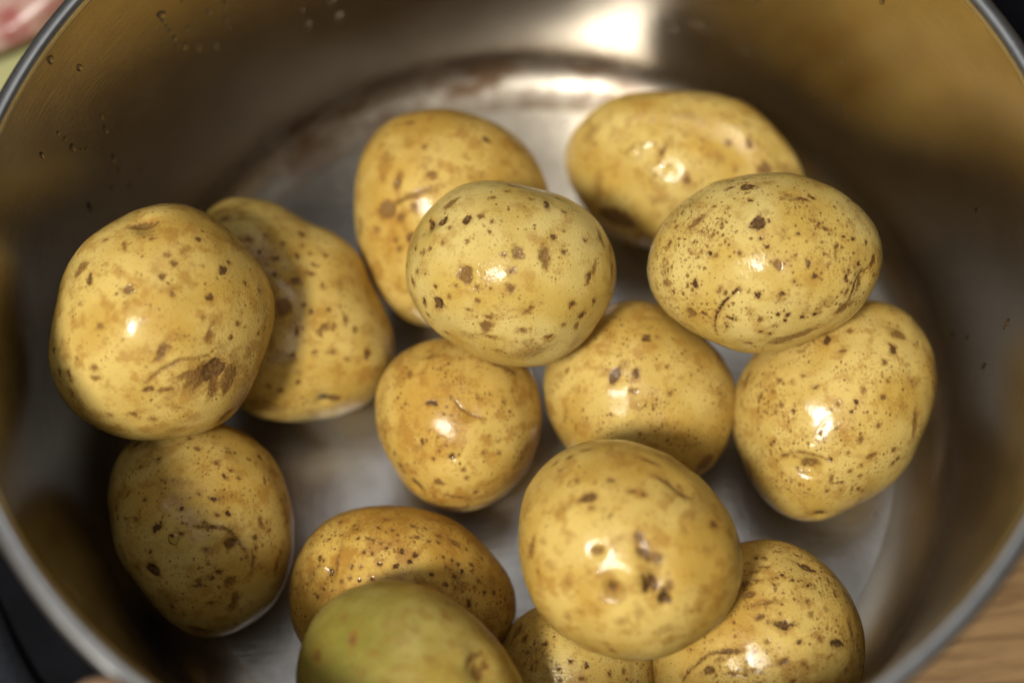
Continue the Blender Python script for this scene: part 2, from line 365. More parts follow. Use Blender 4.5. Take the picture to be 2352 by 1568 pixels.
# marks on the skin: x y rx ry angle tone, in the pixels of one enlarged view (scale, dx, dy)
Z1 = (.36167, 0, 0); Z2 = (.36167, 708.9, 0); Z3 = (.36167, 1501.4, 0); Z4 = (.36167, 0, 425.3); Z5 = (.36167, 708.9, 354.4); Z6 = (.36167, 1417.7, 354.4)
Z7 = (.3671, 0, 992.4); Z8 = (.3671, 708.9, 992.4); Z9 = (.3671, 1501.4, 992.4); ZR = (.5932, 1630.4, 638.0)
MARKS = {
'P1': [(Z2, """640,770,35,20,0,.5 1125,893,22,22,0,.7 740,930,18,18,0,.6 500,1000,20,35,0,.4 790,1105,30,20,0,.5 565,1160,28,50,0,.5 620,1265,170,16,18,.55 500,1340,55,50,30,.5
 580,1380,35,22,20,.5 650,1510,35,30,0,.7 665,1310,18,25,0,.5 430,1450,25,18,0,.5 550,1525,16,16,0,.5 330,1430,20,50,0,.5 480,1130,20,20,0,.4 990,990,16,16,0,.35 965,830,22,35,0,.3
 1105,1108,14,14,0,.35 745,1060,16,18,0,.4"""), (Z5, "575,600,18,18,0,.5 580,680,14,14,0,.4 555,540,14,14,0,.4")],
'P2': [(Z3, """605,905,22,35,0,.6 230,740,55,30,0,.3 475,905,20,20,0,.5 320,780,18,18,0,.4 585,800,30,25,0,.4 710,1070,45,40,0,.55 210,1140,20,30,0,.6 385,670,16,16,0,.4 200,850,16,16,0,.4
 420,1010,30,30,0,.3 850,1060,40,40,0,.45"""), (Z2, "1840,1180,40,90,0,.4 1960,1390,130,60,-5,.62 1780,860,60,40,30,.3 2250,1270,60,18,10,.4 2030,770,20,20,0,.4 1930,830,20,30,0,.4 2250,950,14,40,-30,.6")],
'P3': [(Z5, """995,755,55,52,0,.6 820,955,42,40,0,.92 720,945,20,27,0,.8 1325,625,34,34,0,.5 1330,622,11,11,0,1 1490,640,33,52,0,.6 1490,655,12,12,0,1 1490,612,10,10,0,1 1615,628,17,17,0,.8
 1550,530,17,24,0,.75 1512,325,20,52,8,.8 1620,372,13,13,0,.6 1285,740,22,18,20,.65 1280,850,22,24,0,.65 1232,638,16,16,0,.5 1065,848,16,16,0,.55 1000,545,13,13,0,.8 1000,405,30,33,0,.9
 840,425,33,26,0,.92 770,440,20,42,0,.8 1092,382,16,16,0,.7 900,310,45,32,30,.5 1165,268,16,10,0,.7 1260,228,13,12,0,.6 1295,202,20,8,0,.7 1580,282,25,13,-30,.7 1845,535,20,40,15,.6
 1745,550,12,12,0,.7 1905,612,10,25,0,.6 1905,750,10,30,0,.6 1762,785,19,27,-10,.75 1800,725,6,40,-15,.5 1665,940,18,22,0,.75 1808,928,14,19,0,.7 1735,1020,30,18,40,.8 1705,1095,15,25,-20,.6
 1130,1100,42,30,0,.6 1150,1035,24,16,0,.65 1010,1160,55,24,5,.45 1150,1160,40,12,0,.5 1360,1118,27,17,0,.55 1400,1255,118,55,8,.45 1400,1215,50,40,10,.45 1525,1163,24,16,15,.65 865,1145,18,13,0,.6
 750,1028,13,13,0,.7 660,810,18,28,15,.6 797,836,12,11,0,.75 925,836,13,12,0,.65 690,745,13,12,0,.6 1068,932,16,14,0,.6 1015,992,18,10,0,.5 1385,995,20,10,15,.5 1413,972,9,14,0,.6 890,455,11,10,0,.6
 1168,425,11,11,0,.7 765,600,10,12,0,.7 733,622,10,12,0,.6 680,600,8,12,0,.7 1000,190,50,10,25,.6 1415,280,11,11,0,.6 850,557,12,12,0,.5 885,905,12,12,0,.5 1200,1248,18,8,0,.6 1620,1080,9,9,0,.6""")],
'P4': [(Z6, """830,215,58,31,10,.85 715,220,25,14,10,.7 885,445,48,42,0,.88 490,420,75,26,35,.6 965,425,11,11,0,.9 918,535,12,12,0,.95 1150,508,11,11,0,.95 957,592,13,8,30,.95 1245,270,20,12,-10,.9
 1185,275,30,12,-10,.7 1085,250,18,9,0,.7 1050,500,24,38,-25,.45 1485,440,28,42,35,.45 1240,372,12,28,0,.35 1325,472,30,9,-8,.7 1290,433,10,10,0,.9 1435,517,11,11,0,.9 1505,532,13,10,0,.9 1585,558,10,18,0,.8
 1395,580,9,13,-20,.8 1640,675,22,45,-15,.7 1210,685,16,24,25,.8 1015,695,26,28,30,.55 1250,768,13,18,0,.9 580,625,16,18,0,.9 320,558,14,20,-15,.7 300,735,45,50,0,.25 305,820,28,22,0,.6 487,825,20,26,0,.9
 775,630,12,14,0,.7 365,450,13,12,0,.7 660,437,12,11,0,.7 580,475,25,20,40,.35 895,893,18,20,0,.9 1040,885,14,18,0,.9 1030,925,30,26,0,.45 685,880,10,15,-30,.7 650,860,13,20,-30,.6 470,1015,36,26,0,.6
 550,1012,12,12,0,.8 725,1042,30,14,-10,.97 695,1088,14,20,0,.8 1020,1015,12,12,0,.9 1082,1018,12,16,0,.95 1065,1052,10,12,0,.9 1175,1030,13,11,0,.95 1252,1015,13,11,0,.9 1000,1088,15,10,0,.9 910,1120,15,10,0,.7
 905,1042,13,12,0,.7 970,1135,9,13,-20,.8 840,1198,13,9,20,.7 1455,785,14,22,0,.8 1540,700,8,14,-30,.9 1470,742,9,10,0,.8 1420,870,11,11,0,.9 1450,870,9,20,-20,.7 1550,820,18,35,-20,.5 1150,1150,120,34,27,.55
 1330,930,55,40,20,.3 1430,970,50,34,30,.6 1160,290,22,18,0,.35 940,370,26,20,0,.35 700,340,12,9,20,.7 850,293,9,9,0,.8 620,645,14,10,20,.5 1125,810,9,9,0,.8 780,860,7,7,0,.6 350,872,9,9,0,.8 1190,985,12,30,-20,.4"""),
  'C', Z6, [(780, 845), (740, 885), (690, 930), (650, 985), (630, 1020), (625, 1090), (638, 1150)], 7, .9, 'C', Z6, [(1650, 690), (1560, 760), (1510, 830), (1480, 900), (1450, 960)], 7, .8],
'P5': [(Z4, """1350,1180,80,60,15,.80 1290,1220,30,110,-38,.60 1370,1240,26,100,-10,.62 1450,1230,45,90,-10,.60 1240,1220,30,90,-45,.50 1180,1210,60,24,20,.55 1340,1210,190,130,15,.34 1440,1110,60,40,20,.45 1405,545,34,22,30,.8 570,600,20,35,-10,.8 1335,715,22,22,0,.75 1265,340,22,18,0,.75 1110,490,20,20,0,.6
 1025,578,16,20,0,.65 1060,435,18,16,0,.5 520,530,60,30,25,.5 920,235,95,26,-8,.6 1040,130,45,12,0,.6 815,660,30,22,0,.6 1025,1050,24,50,-35,.65 948,1290,30,18,30,.7 1055,1295,35,14,10,.5
 610,1225,24,14,0,.6 600,1155,22,18,0,.5 635,900,20,18,0,.5 1330,950,20,38,-15,.5 1515,875,15,15,0,.7 1470,962,13,13,0,.7 1650,940,11,11,0,.7 1150,960,26,18,0,.4 440,1205,20,35,15,.6 380,1190,15,25,0,.6
 855,1455,22,16,0,.6 970,1485,18,12,0,.6 1440,1460,45,28,40,.7 790,385,14,20,0,.5 960,330,16,12,0,.5 490,1100,13,13,0,.5 1560,628,12,12,0,.6 1640,670,10,25,15,.5 1095,680,14,20,0,.5 1455,490,13,13,0,.6
 1180,420,20,26,0,.4 700,1450,14,12,0,.5 670,340,18,14,0,.5 1290,515,16,14,0,.4 1110,1410,26,16,0,.4 520,750,18,16,0,.35 905,870,18,14,0,.35 670,990,14,16,0,.4"""), 'C', Z4, [(1330, 1080), (1150, 1110), (1020, 1180), (930, 1260)], 7, .5],
'P6': [(Z4, """1740,465,25,16,0,.7 1890,450,18,18,0,.7 1885,610,30,20,0,.7 1975,560,30,15,-10,.6 1745,568,18,14,0,.7 1800,780,55,60,0,.5 2070,905,30,18,20,.6 2120,900,16,16,0,.6 2030,935,20,18,0,.6 1995,1065,15,15,0,.7
 2120,1060,25,12,-10,.6 1890,1250,17,16,0,.7 1880,930,12,25,0,.7 2330,1065,25,30,0,.7 2260,915,20,18,0,.5 2120,1350,35,25,0,.7 2000,505,18,14,0,.6 2070,445,13,13,0,.6 1800,365,13,10,0,.6 1640,425,13,13,0,.8
 1580,345,25,15,0,.6 1920,305,22,25,0,.7 1930,765,11,11,0,.6 2095,790,13,13,0,.6 1985,800,16,15,0,.6 1780,1110,80,40,0,.35 1700,1400,110,50,-10,.45 2200,850,18,25,0,.5 1550,205,60,10,0,.4 1430,215,30,20,0,.5
 1710,1270,14,14,0,.5 1780,1300,16,14,0,.5 2050,640,12,14,0,.5 2150,640,16,30,10,.45 1900,1180,20,14,0,.4 2205,1105,14,12,0,.5 1860,1090,16,16,0,.6 1930,380,11,11,0,.6 1970,435,10,10,0,.5 1690,320,10,10,0,.5 1920,905,10,10,0,.5""")],
'P7': [(Z8, """890,155,16,16,0,.8 680,340,20,46,40,.75 805,320,26,24,0,.6 890,480,70,30,-10,.5 580,205,18,20,0,.6 715,60,14,14,0,.85 780,170,10,10,0,.7 1050,375,15,15,0,.6 920,410,60,10,-15,.6 970,240,10,10,0,.6
 1100,128,11,11,0,.6 1330,150,40,90,-35,.45 690,95,30,20,0,.3 750,-185,20,18,0,.92 792,-180,15,15,0,.9 595,240,12,10,0,.6 985,290,9,9,0,.6 1195,125,9,9,0,.6"""), (Z5, "785,1290,30,18,20,.5 650,1400,16,20,0,.5 1230,1350,90,14,-8,.5 850,1460,20,12,30,.4"),
  'C', (1, 0, 0), [(1045, 920), (1060, 940), (1090, 955), (1115, 962)], 2.2, .5],
'P8': [(Z5, """1950,1410,30,58,-35,.78 2080,1385,20,28,0,.75 2145,1175,28,24,0,.78 2065,1500,20,12,0,.6 2005,1340,28,36,0,.35 1690,1490,20,12,0,.4 1645,1370,14,14,0,.5 2275,1345,11,11,0,.6 2190,1040,50,12,15,.45
 2210,1500,14,10,0,.4 1720,1490,14,20,0,.4 2050,1430,20,14,0,.4 2300,1510,14,14,0,.5"""), (Z9, "330,190,60,60,40,.5")],
'P9': [(ZR, """452,238,16,17,0,.88 712,278,14,22,10,.85 735,210,32,20,0,.5 515,282,10,9,0,.65 360,377,8,7,0,.8 410,425,11,6,15,.8 595,437,6,12,15,.7 568,478,8,8,0,.85 672,462,10,9,0,.7 325,517,7,7,0,.8 247,635,7,8,0,.8
 232,647,6,6,0,.7 587,625,11,13,0,.6 468,705,7,7,0,.8 552,520,6,6,0,.8 470,780,4,16,-5,.75 455,825,8,7,0,.7 425,912,18,13,20,.85 572,815,7,7,0,.7 710,665,12,11,0,.6 708,720,9,9,0,.7 625,690,18,10,25,.55
 795,560,10,35,-10,.5 790,410,32,20,0,.3 545,200,12,9,-20,.5 680,322,9,9,0,.6 650,570,9,8,0,.55 380,718,28,14,5,.55 283,690,16,6,20,.7 325,690,7,6,0,.6 148,750,13,38,15,.5 140,390,11,28,-20,.5 270,395,8,7,0,.6
 275,490,8,8,0,.6 535,680,7,6,0,.7 585,725,6,6,0,.7 510,790,7,6,0,.7 540,750,6,6,0,.6 430,600,5,5,0,.6 495,485,7,7,0,.7 690,400,6,6,0,.6 250,520,8,8,0,.5 190,458,10,5,0,.6 580,765,7,7,0,.6"""),
  'C', ZR, [(268, 702), (310, 682), (350, 675), (390, 678), (430, 692), (455, 706)], 2.6, .6],
'P10': [(Z7, """955,865,45,36,-25,.85 985,600,35,20,35,.88 1482,675,16,16,0,1 1445,695,42,30,-30,.72 1345,592,50,8,-3,.8 1350,415,24,13,-5,.92 1425,502,15,14,0,.92 988,162,13,8,0,.9 910,420,12,11,0,.8 1132,470,13,10,0,.85
 878,220,10,9,0,.7 1240,103,16,14,0,.65 1355,187,20,12,0,.5 1035,290,30,14,10,.45 1110,310,85,22,-12,.3 1400,272,13,12,0,.8 1490,285,11,10,0,.7 1440,237,14,10,0,.7 1600,655,16,15,0,.7 1635,568,12,24,25,.65
 1607,722,10,14,0,.7 1650,310,10,20,15,.6 1370,880,18,14,0,.75 1325,918,16,15,0,.75 1243,965,20,14,0,.75 1440,940,30,26,0,.6 1470,1050,22,58,-10,.55 1315,1070,22,12,0,.6 1060,1030,65,35,-30,.4 1290,735,18,10,0,.65
 850,545,20,13,0,.5 785,540,11,11,0,.7 935,745,12,12,0,.75 1730,840,14,35,-10,.5 1625,160,20,15,-30,.75 1240,1225,60,22,-15,.5 860,75,25,12,15,.85 1130,635,10,10,0,.7 1070,655,12,10,0,.8 795,390,9,9,0,.6
 1245,385,8,8,0,.8 1360,512,8,8,0,.8 1280,565,8,8,0,.7 1300,830,10,10,0,.6 860,850,12,10,0,.6 1760,745,14,14,0,.5 1680,600,12,30,15,.4 1270,920,26,14,20,.4 1240,935,14,16,0,.6"""),
  'C', Z7, [(1220, 590), (1290, 592), (1390, 597), (1450, 630), (1510, 690), (1545, 760), (1560, 800)], 8, .65, 'C', Z7, [(1580, 740), (1590, 810), (1575, 880)], 6, .5],
'P11': [(Z8, """587,742,22,16,0,.9 668,762,16,16,0,.9 632,802,15,14,0,.88 548,832,18,14,0,.8 440,826,14,13,0,.85 487,727,13,12,0,.8 400,760,13,11,0,.8 767,890,12,11,0,.8 970,865,12,18,0,.9 920,870,45,60,25,.42 915,895,12,12,0,.75
 945,940,50,36,0,.4 857,948,16,15,0,.7 135,870,18,22,0,.85 175,810,6,70,-10,.5 302,605,13,11,0,.8 125,665,11,10,0,.8 438,593,11,10,0,.8 485,538,16,8,0,.6 655,585,14,9,0,.6 530,605,13,9,0,.7 668,650,10,10,0,.8
 850,777,11,11,0,.8 905,790,10,10,0,.7 993,728,11,10,0,.7 1025,830,14,13,0,.75 945,818,10,9,0,.8 1085,790,11,11,0,.6 815,640,20,12,0,.5 920,690,45,20,-30,.5 1010,1080,18,24,0,.8 1100,1000,12,12,0,.7 1155,1005,10,12,0,.7
 1140,1130,50,34,0,.45 1070,930,11,11,0,.7 202,640,9,9,0,.7 315,663,9,9,0,.75 317,930,10,9,0,.8 400,912,10,9,0,.7 205,933,10,9,0,.7 255,912,9,9,0,.6 270,835,10,9,0,.75 325,843,9,9,0,.7 347,748,9,9,0,.7
 690,930,18,16,0,.4 95,980,11,10,0,.7 58,1030,10,10,0,.75 40,1000,9,9,0,.7 735,600,9,9,0,.7 450,690,10,9,0,.6 405,675,8,8,0,.7 755,678,9,9,0,.7 820,685,14,12,0,.6 870,840,9,9,0,.7 1040,965,10,9,0,.6"""), (Z7, "1940,885,30,40,0,.4 2200,840,10,9,0,.8 2130,560,9,9,0,.6 2055,660,9,9,0,.7 2020,800,9,9,0,.7 1990,830,8,8,0,.6")],
'P12': [(Z8, """265,1285,26,34,0,.5 495,1200,26,30,0,.45 590,1310,28,22,0,.32 660,1130,38,22,0,.35 1080,1495,42,52,0,.58 1120,1440,22,22,0,.55 400,1370,36,26,0,.3 670,1240,26,26,0,.3 850,1160,34,46,0,.35 40,1390,28,36,0,.5
 220,1150,26,34,0,.3 760,1420,30,24,0,.3 560,1470,26,20,0,.3 900,1330,26,30,0,.3 330,1500,24,24,0,.35 480,1560,30,24,0,.4 700,1560,22,22,0,.35"""), 'C', Z8, [(1005, 1470), (1010, 1430), (1040, 1390), (1100, 1370)], 13, .4],
'P13': [(Z8, """1740,410,55,28,12,.75 1635,165,16,11,0,.85 1555,200,18,12,10,.65 1580,242,16,10,15,.65 1685,305,18,14,0,.6 1895,298,18,16,0,.6 2030,352,28,14,10,.6 2100,380,18,16,0,.5 1410,720,22,55,-15,.5 1375,420,18,38,-30,.4
 1625,470,46,24,25,.4 1810,740,40,20,0,.62 1905,990,75,85,-15,.33 1895,975,24,34,-20,.74 2070,660,26,36,20,.66 2110,760,34,74,40,.76 2150,800,40,20,-30,.6 2150,930,80,66,0,.38 2160,950,28,46,20,.84 2235,1035,40,32,-20,.95 2130,985,20,18,0,.8 2260,960,20,40,10,.5 1610,1150,30,36,0,.3
 1520,830,30,26,0,.28 2070,1130,28,36,0,.4 1900,1365,18,18,0,.5 1610,935,22,22,0,.3 1480,680,20,20,0,.28 1490,430,14,14,0,.4 2140,180,50,14,-30,.5 2250,300,90,16,-25,.6 2230,1230,50,30,0,.3 1310,760,14,40,0,.5
 1750,120,24,10,10,.5 1850,480,16,16,0,.45 1770,470,18,16,0,.5 1960,1180,30,24,0,.28"""), (Z9, "385,575,24,20,-20,.72 325,735,24,22,0,.42 195,600,22,20,0,.4 180,360,90,14,-28,.5 245,520,36,16,-10,.35 25,780,36,36,0,.6 320,980,24,22,0,.4 300,420,60,12,-40,.4")],
'P14': [(Z9, """955,845,72,20,-14,.85 905,772,20,8,-10,.85 805,1200,60,23,-3,.88 1145,1325,55,23,-5,.92 963,960,12,12,0,.9 875,920,12,7,0,.75 803,887,9,9,0,.85 963,1048,14,9,0,.7 910,1305,18,11,10,.8 668,1155,28,13,20,.7
 810,1435,28,15,25,.7 940,1447,14,12,0,.6 455,1370,95,13,3,.75 330,1490,42,22,20,.72 575,1525,15,14,0,.7 620,1500,15,14,0,.6 495,1520,22,12,0,.6 1240,1240,18,50,15,.5 990,1145,14,12,0,.5 870,1550,14,14,0,.7
 710,1310,13,12,0,.6 1040,1290,12,11,0,.5 600,1005,36,22,10,.6 570,945,36,16,0,.6 700,1065,60,10,12,.5 1095,938,10,10,0,.5 755,945,13,7,0,.75 1205,1480,13,13,0,.5 640,780,12,6,0,.7 700,830,30,5,5,.5 780,745,20,5,0,.5
 640,860,26,6,5,.5 650,915,24,6,0,.6 1000,975,10,10,0,.4 760,1040,10,10,0,.5 400,1420,30,12,15,.5"""), 'C', Z9, [(550, 1362), (430, 1365), (330, 1385), (270, 1430), (210, 1490), (170, 1560)], 8, .68],
'P15': [(Z8, "1290,1245,26,58,-25,.55 1348,1297,20,20,0,.7 1480,1332,14,14,0,.8 1640,1432,14,14,0,.85 1740,1458,16,15,0,.85 1565,1478,11,10,0,.75 1885,1510,11,11,0,.7 1575,1545,11,11,0,.6 1720,1540,16,14,0,.6 1390,1370,70,30,0,.3 1980,1490,12,12,0,.6 1430,1440,10,10,0,.5")],
}
# shallow hollows and bumps: x y (view pixels), radius (px), depth (mm, + sinks)
DENTS = {
'P1': [(900, 468, 34, .7)], 'P2': [(1497, 352, 26, 1.1), (1540, 392, 24, .5), (1800, 385, 40, 1.0), (1455, 345, 20, -.3)],
'P3': [(990, 515, 36, .9), (1062, 628, 18, .35), (1005, 700, 16, .4), (1069, 500, 14, .4), (1190, 590, 16, .35), (1250, 815, 40, .5)],
'P4': [(1600, 445, 34, 1.3), (1655, 715, 26, .6), (1738, 515, 20, .35), (1985, 640, 36, .9)],
'P5': [(335, 512, 40, 1.6), (296, 664, 22, .6), (485, 850, 46, 1.0), (520, 955, 26, .8)], 'P6': [(862, 676, 46, 1.6), (745, 915, 30, .9), (650, 700, 46, .5)],
'P7': [(1038, 1048, 20, .5), (1085, 950, 26, .5), (958, 1118, 20, .7)], 'P8': [(1425, 870, 20, .4), (1500, 945, 40, .4)],
'P9': [(1856, 1070, 32, 2.4), (1860, 1032, 34, -.9), (1880, 1180, 22, .6), (1950, 1180, 60, .5)],
'P10': [(538, 1245, 34, 1.2), (350, 1308, 20, .5), (520, 1210, 24, -.4)], 'P11': [(758, 1312, 22, 1.1), (712, 1315, 26, .8), (1045, 1315, 30, .4)],
'P12': [(1105, 1538, 50, 1.6), (1060, 1500, 30, -.5)], 'P13': [(1406, 1352, 30, 1.3), (1372, 1266, 18, .8), (1500, 1335, 44, 1.3), (1528, 1376, 18, 1.1), (1492, 1350, 16, .8), (1455, 1310, 30, -.5), (1468, 1262, 22, .5), (1380, 1325, 26, -.35), (1560, 1110, 46, .6)],
'P14': [(1600, 1520, 50, .7), (1850, 1302, 24, .4), (1797, 1433, 20, .4)], 'P15': [(1190, 1450, 24, .6)],
}
LABELS = {
'P1': 'ochre potato at the back left of centre with a long faint scar across it',
'P2': 'speckled potato farthest back on the right with a brown patch at its lower left',
'P3': 'pale yellow potato in sharp focus at the centre, lying on top with round dark scabs',
'P4': 'yellow potato on top at the right with a curved black crack and many specks',
'P5': 'large potato on top at the far left with a big dark scab low down',
'P6': 'potato half hidden behind the large left one, notched on its right side',
'P7': 'small round golden potato on the pot base in the middle, below the sharp central one',
'P8': 'potato between the small golden one and the right wall pile, tucked under three others',
'P9': 'rounded triangular potato at the right by the wall with a wet dimpled eye',
'P10': 'shaded potato at the lower left against the wall with a curved crack and black pit',
'P11': 'golden potato densely dotted with brown specks, partly under the green one',
'P12': 'blurred potato with green skin, nearest the camera at the bottom edge',
'P13': 'large glossy potato lying on top at bottom centre with wet brown eyes and white glints',
'P14': 'shaded potato at the bottom right with dark dashes on its skin',
'P15': 'small dim potato low at the bottom edge between the green and the glossy one',
}
OCHRE = dict(P1=.70, P2=.25, P3=.0, P4=.05, P5=.50, P6=.35, P7=.75, P8=.45, P9=.35, P10=.45, P11=.95, P12=.35, P13=.55, P14=.60, P15=.20)
SPECK = dict(P1=.7, P2=1.0, P3=.75, P4=1.25, P5=.8, P6=.8, P7=1.1, P8=1.0, P9=1.2, P10=1.0, P11=1.15, P12=.6, P13=.7, P14=1.15, P15=1.1)
NH = 6
def fourier(th, r, reg=0.0):
    A = np.column_stack([np.ones_like(th)] + [f(k*th) for k in range(1, NH+1) for f in (np.cos, np.sin)])
    Wt = np.diag([0.0] + [reg*k**3 for k in range(1, NH+1) for _ in (0, 1)])
    return np.linalg.solve(A.T@A + Wt + 1e-12*np.eye(2*NH+1), A.T@r)
def fval(co, th):
    s = co[0] + 0*th
    for k in range(1, NH+1): s = s + co[2*k-1]*np.cos(k*th) + co[2*k]*np.sin(k*th)
    return s
def ray(x, y):
    x = np.asarray(x, float); y = np.asarray(y, float)
    return CF*FOC + ((x-1176)/2352)[..., None]*CR - ((y-784)/2352)[..., None]*CU

bm = bmesh.new(); bmesh.ops.create_icosphere(bm, subdivisions=7, radius=1)
bm.verts.ensure_lookup_table()
ICO = np.array([v.co[:] for v in bm.verts]); ICO_F = np.array([[v.index for v in f.verts] for f in bm.faces], dtype=np.int32); bm.free()
ph = np.arccos(np.clip(ICO[:, 2], -1, 1)); ph2 = ph - .3*np.sin(ph); ang = np.arctan2(ICO[:, 1], ICO[:, 0])
ICO = np.column_stack([np.sin(ph2)*np.cos(ang), np.sin(ph2)*np.sin(ang), np.cos(ph2)])

def lownoise(P, rng, freq, amp, n=14):
    """smooth random field: a few sine waves in random directions"""
    out = np.zeros(len(P))
    for _ in range(n):
        k = rng.normal(size=3); k *= freq*(.6+.8*rng.random())/np.linalg.norm(k)
        out += np.sin(P@k + rng.random()*6.283)
    return amp*out/math.sqrt(n)

SURF = {}
def make_potato(name, idx):
    rng = np.random.default_rng(100+idx)
    pts = np.array(OUT[name], float); nx = np.roll(pts, -1, 0); L = np.linalg.norm(nx-pts, axis=1)
    P = np.concatenate([pts[i] + (nx[i]-pts[i])*np.linspace(0, 1, max(2, int(L[i]/10)), endpoint=False)[:, None] for i in range(len(pts))])
    c2 = .5*(P.min(0)+P.max(0)); d = P-c2
    co = fourier(np.arctan2(-d[:, 1], d[:, 0]), np.hypot(*d.T), .02)
    cd_ = ray(*c2); dirv = cd_/np.linalg.norm(cd_); wv = -dirv
    uv = CR - wv*(CR@wv); uv /= np.linalg.norm(uv); vv = np.cross(wv, uv)
    th = np.linspace(-math.pi, math.pi, 180, endpoint=False); rr = fval(co, th)
    q = ray(c2[0]+rr*np.cos(th), c2[1]-rr*np.sin(th)); q = q/(q@dirv)[:, None] - dirv
    cu = fourier(np.arctan2(q@vv, q@uv), np.hypot(q@uv, q@vv))
    t = DIST[name]; dep = math.sqrt((fval(cu, th)**2).mean())*KD[name]
    ta = np.arctan2(ICO[:, 1], ICO[:, 0]); s = np.hypot(ICO[:, 0], ICO[:, 1])
    r = fval(cu, ta)*s
    loc = (r*np.cos(ta))[:, None]*uv + (r*np.sin(ta))[:, None]*vv + (dep*ICO[:, 2])[:, None]*wv
    V = loc*t*R                                               # metres, about the potato's centre
    cen = (CAM + dirv*t)*R
    nrm = V/np.linalg.norm(V, axis=1)[:, None]
    # true ellipsoid-like normals for marks and hollows
    tri = V[ICO_F]; fn = np.cross(tri[:, 1]-tri[:, 0], tri[:, 2]-tri[:, 0])
    NN = np.zeros_like(V)
    for k in range(3): np.add.at(NN, ICO_F[:, k], fn)
    NN /= np.linalg.norm(NN, axis=1)[:, None]
    world = V + cen
    vd = CAM*R - world; facing = (NN*vd).sum(1) > 0
    rel = world/R - CAM; dz = rel@CF
    px = 1176 + 2352*FOC*(rel@CR)/dz; py = 784 - 2352*FOC*(rel@CU)/dz
    mpp = t*R/(2352*FOC)                                      # metres per view pixel here
    def anchor(x, y):
        dd = (px-x)**2 + (py-y)**2; dd = np.where(facing, dd, 1e12); return int(dd.argmin())
    disp = lownoise(V, rng, 2*math.pi/.034, .00045) + lownoise(V, rng, 2*math.pi/.012, .00010) + lownoise(V, rng, 2*math.pi/.005, .00003)
    for x, y, rad, mm in DENTS.get(name, []):
        i = anchor(x, y); dist = np.linalg.norm(V-V[i], axis=1)
        disp -= mm*.001*np.exp(-(dist/(rad*mpp*.75))**2)
    scab = np.full(len(V), -10.0); stain = np.full(len(V), -10.0); tone = np.full(len(V), .6)
    def add(sd, tn):
        m = sd > scab
        tone[m & (sd > -1.0)] = tn; scab[m] = sd[m]
    items = MARKS.get(name, []); k = 0
    while k < len(items):
        if items[k] == 'C':
            z, line, wd, tn = items[k+1:k+5]; k += 5
            A = np.array([V[anchor(a*z[0]+z[1], b*z[0]+z[2])] for a, b in line])
            best = np.full(len(V), 9.0); along = np.zeros(len(V)); ns = len(A)-1
            for q_, (a, b) in enumerate(zip(A[:-1], A[1:])):
                ab = b-a; h = np.clip(((V-a)@ab)/max(ab@ab, 1e-12), 0, 1)
                dl = np.linalg.norm(V-a-h[:, None]*ab, axis=1); m = dl < best
                best[m] = dl[m]; along[m] = ((q_+h)/ns)[m]
            hw = np.maximum(wd*z[0]*mpp, .00020)*(.25+1.0*np.sin(math.pi*np.clip(along*.9+.08, 0, 1)))
            add((hw-best)*1000, max(tn, .55)); disp -= .00014*np.exp(-(best/.0005)**2)
            continue
        z, txt = items[k]; k += 1
        for it in txt.split():
            x, y, rx, ry, an, tn = map(float, it.split(','))
            x = x*z[0]+z[1]; y = y*z[0]+z[2]; rx = max(rx*z[0]*mpp, .00042); ry = max(ry*z[0]*mpp, .00042)
            i = anchor(x, y); n = NN[i]; a = math.radians(an)
            A = math.cos(a)*uv + math.sin(a)*vv; A = A - n*(A@n); A /= np.linalg.norm(A); B = np.cross(n, A)
            D = V - V[i]; near = (D*D).sum(1) < (3*max(rx, ry)+.002)**2
            Dn = D[near]; e = np.sqrt((Dn@A/rx)**2 + (Dn@B/ry)**2 + (Dn@n/(max(rx, ry)*1.5))**2)
            e = e*(1 + lownoise(Dn, rng, 2*math.pi/(1.7*max(rx, ry)), .20, 6)) + lownoise(Dn, rng, 2*math.pi/(.9*min(rx, ry)+.0008), .10, 6)
            sd = np.full(len(V), -10.0); sd[near] = (1-e)*min(rx, ry)*1000
            if tn < .5: np.maximum(stain, sd, out=stain)
            else: add(sd, tn)
            if tn > .5: disp[near] -= .00010*np.exp(-e**2)
    V = V + NN*disp[:, None]
    SURF[name] = (V, NN, cen, anchor, mpp, uv, vv)
    green = np.zeros(len(V))
    if name == 'P12':
        i = anchor(790, 1480); green = np.exp(-(np.linalg.norm(V-V[i], axis=1)/.022)**2)*.75 + .25
    me = bpy.data.meshes.new('potato'); me.vertices.add(len(V)); me.vertices.foreach_set('co', V.astype(np.float32).ravel())
    nf = len(ICO_F); me.loops.add(nf*3); me.loops.foreach_set('vertex_index', ICO_F.ravel())
    me.polygons.add(nf); me.polygons.foreach_set('loop_start', np.arange(0, nf*3, 3, dtype=np.int32)); me.polygons.foreach_set('use_smooth', np.ones(nf, dtype=bool))
    me.update(calc_edges=True)
    for an, arr in (('scab', scab), ('stain', stain), ('tone', tone), ('green', green), ('ochre', np.full(len(V), OCHRE[name])), ('speck', np.full(len(V), SPECK.get(name, 1.0)))):
        me.attributes.new(an, 'FLOAT', 'POINT').data.foreach_set('value', arr.astype(np.float32))
    me.materials.append(M_POT)
    o = bpy.data.objects.new('potato', me); COL.objects.link(o); o.location = cen
    return tag(o, LABELS[name], 'potato', 'potatoes in the steel pot')
for i, nm in enumerate(OUT): make_potato(nm, i)

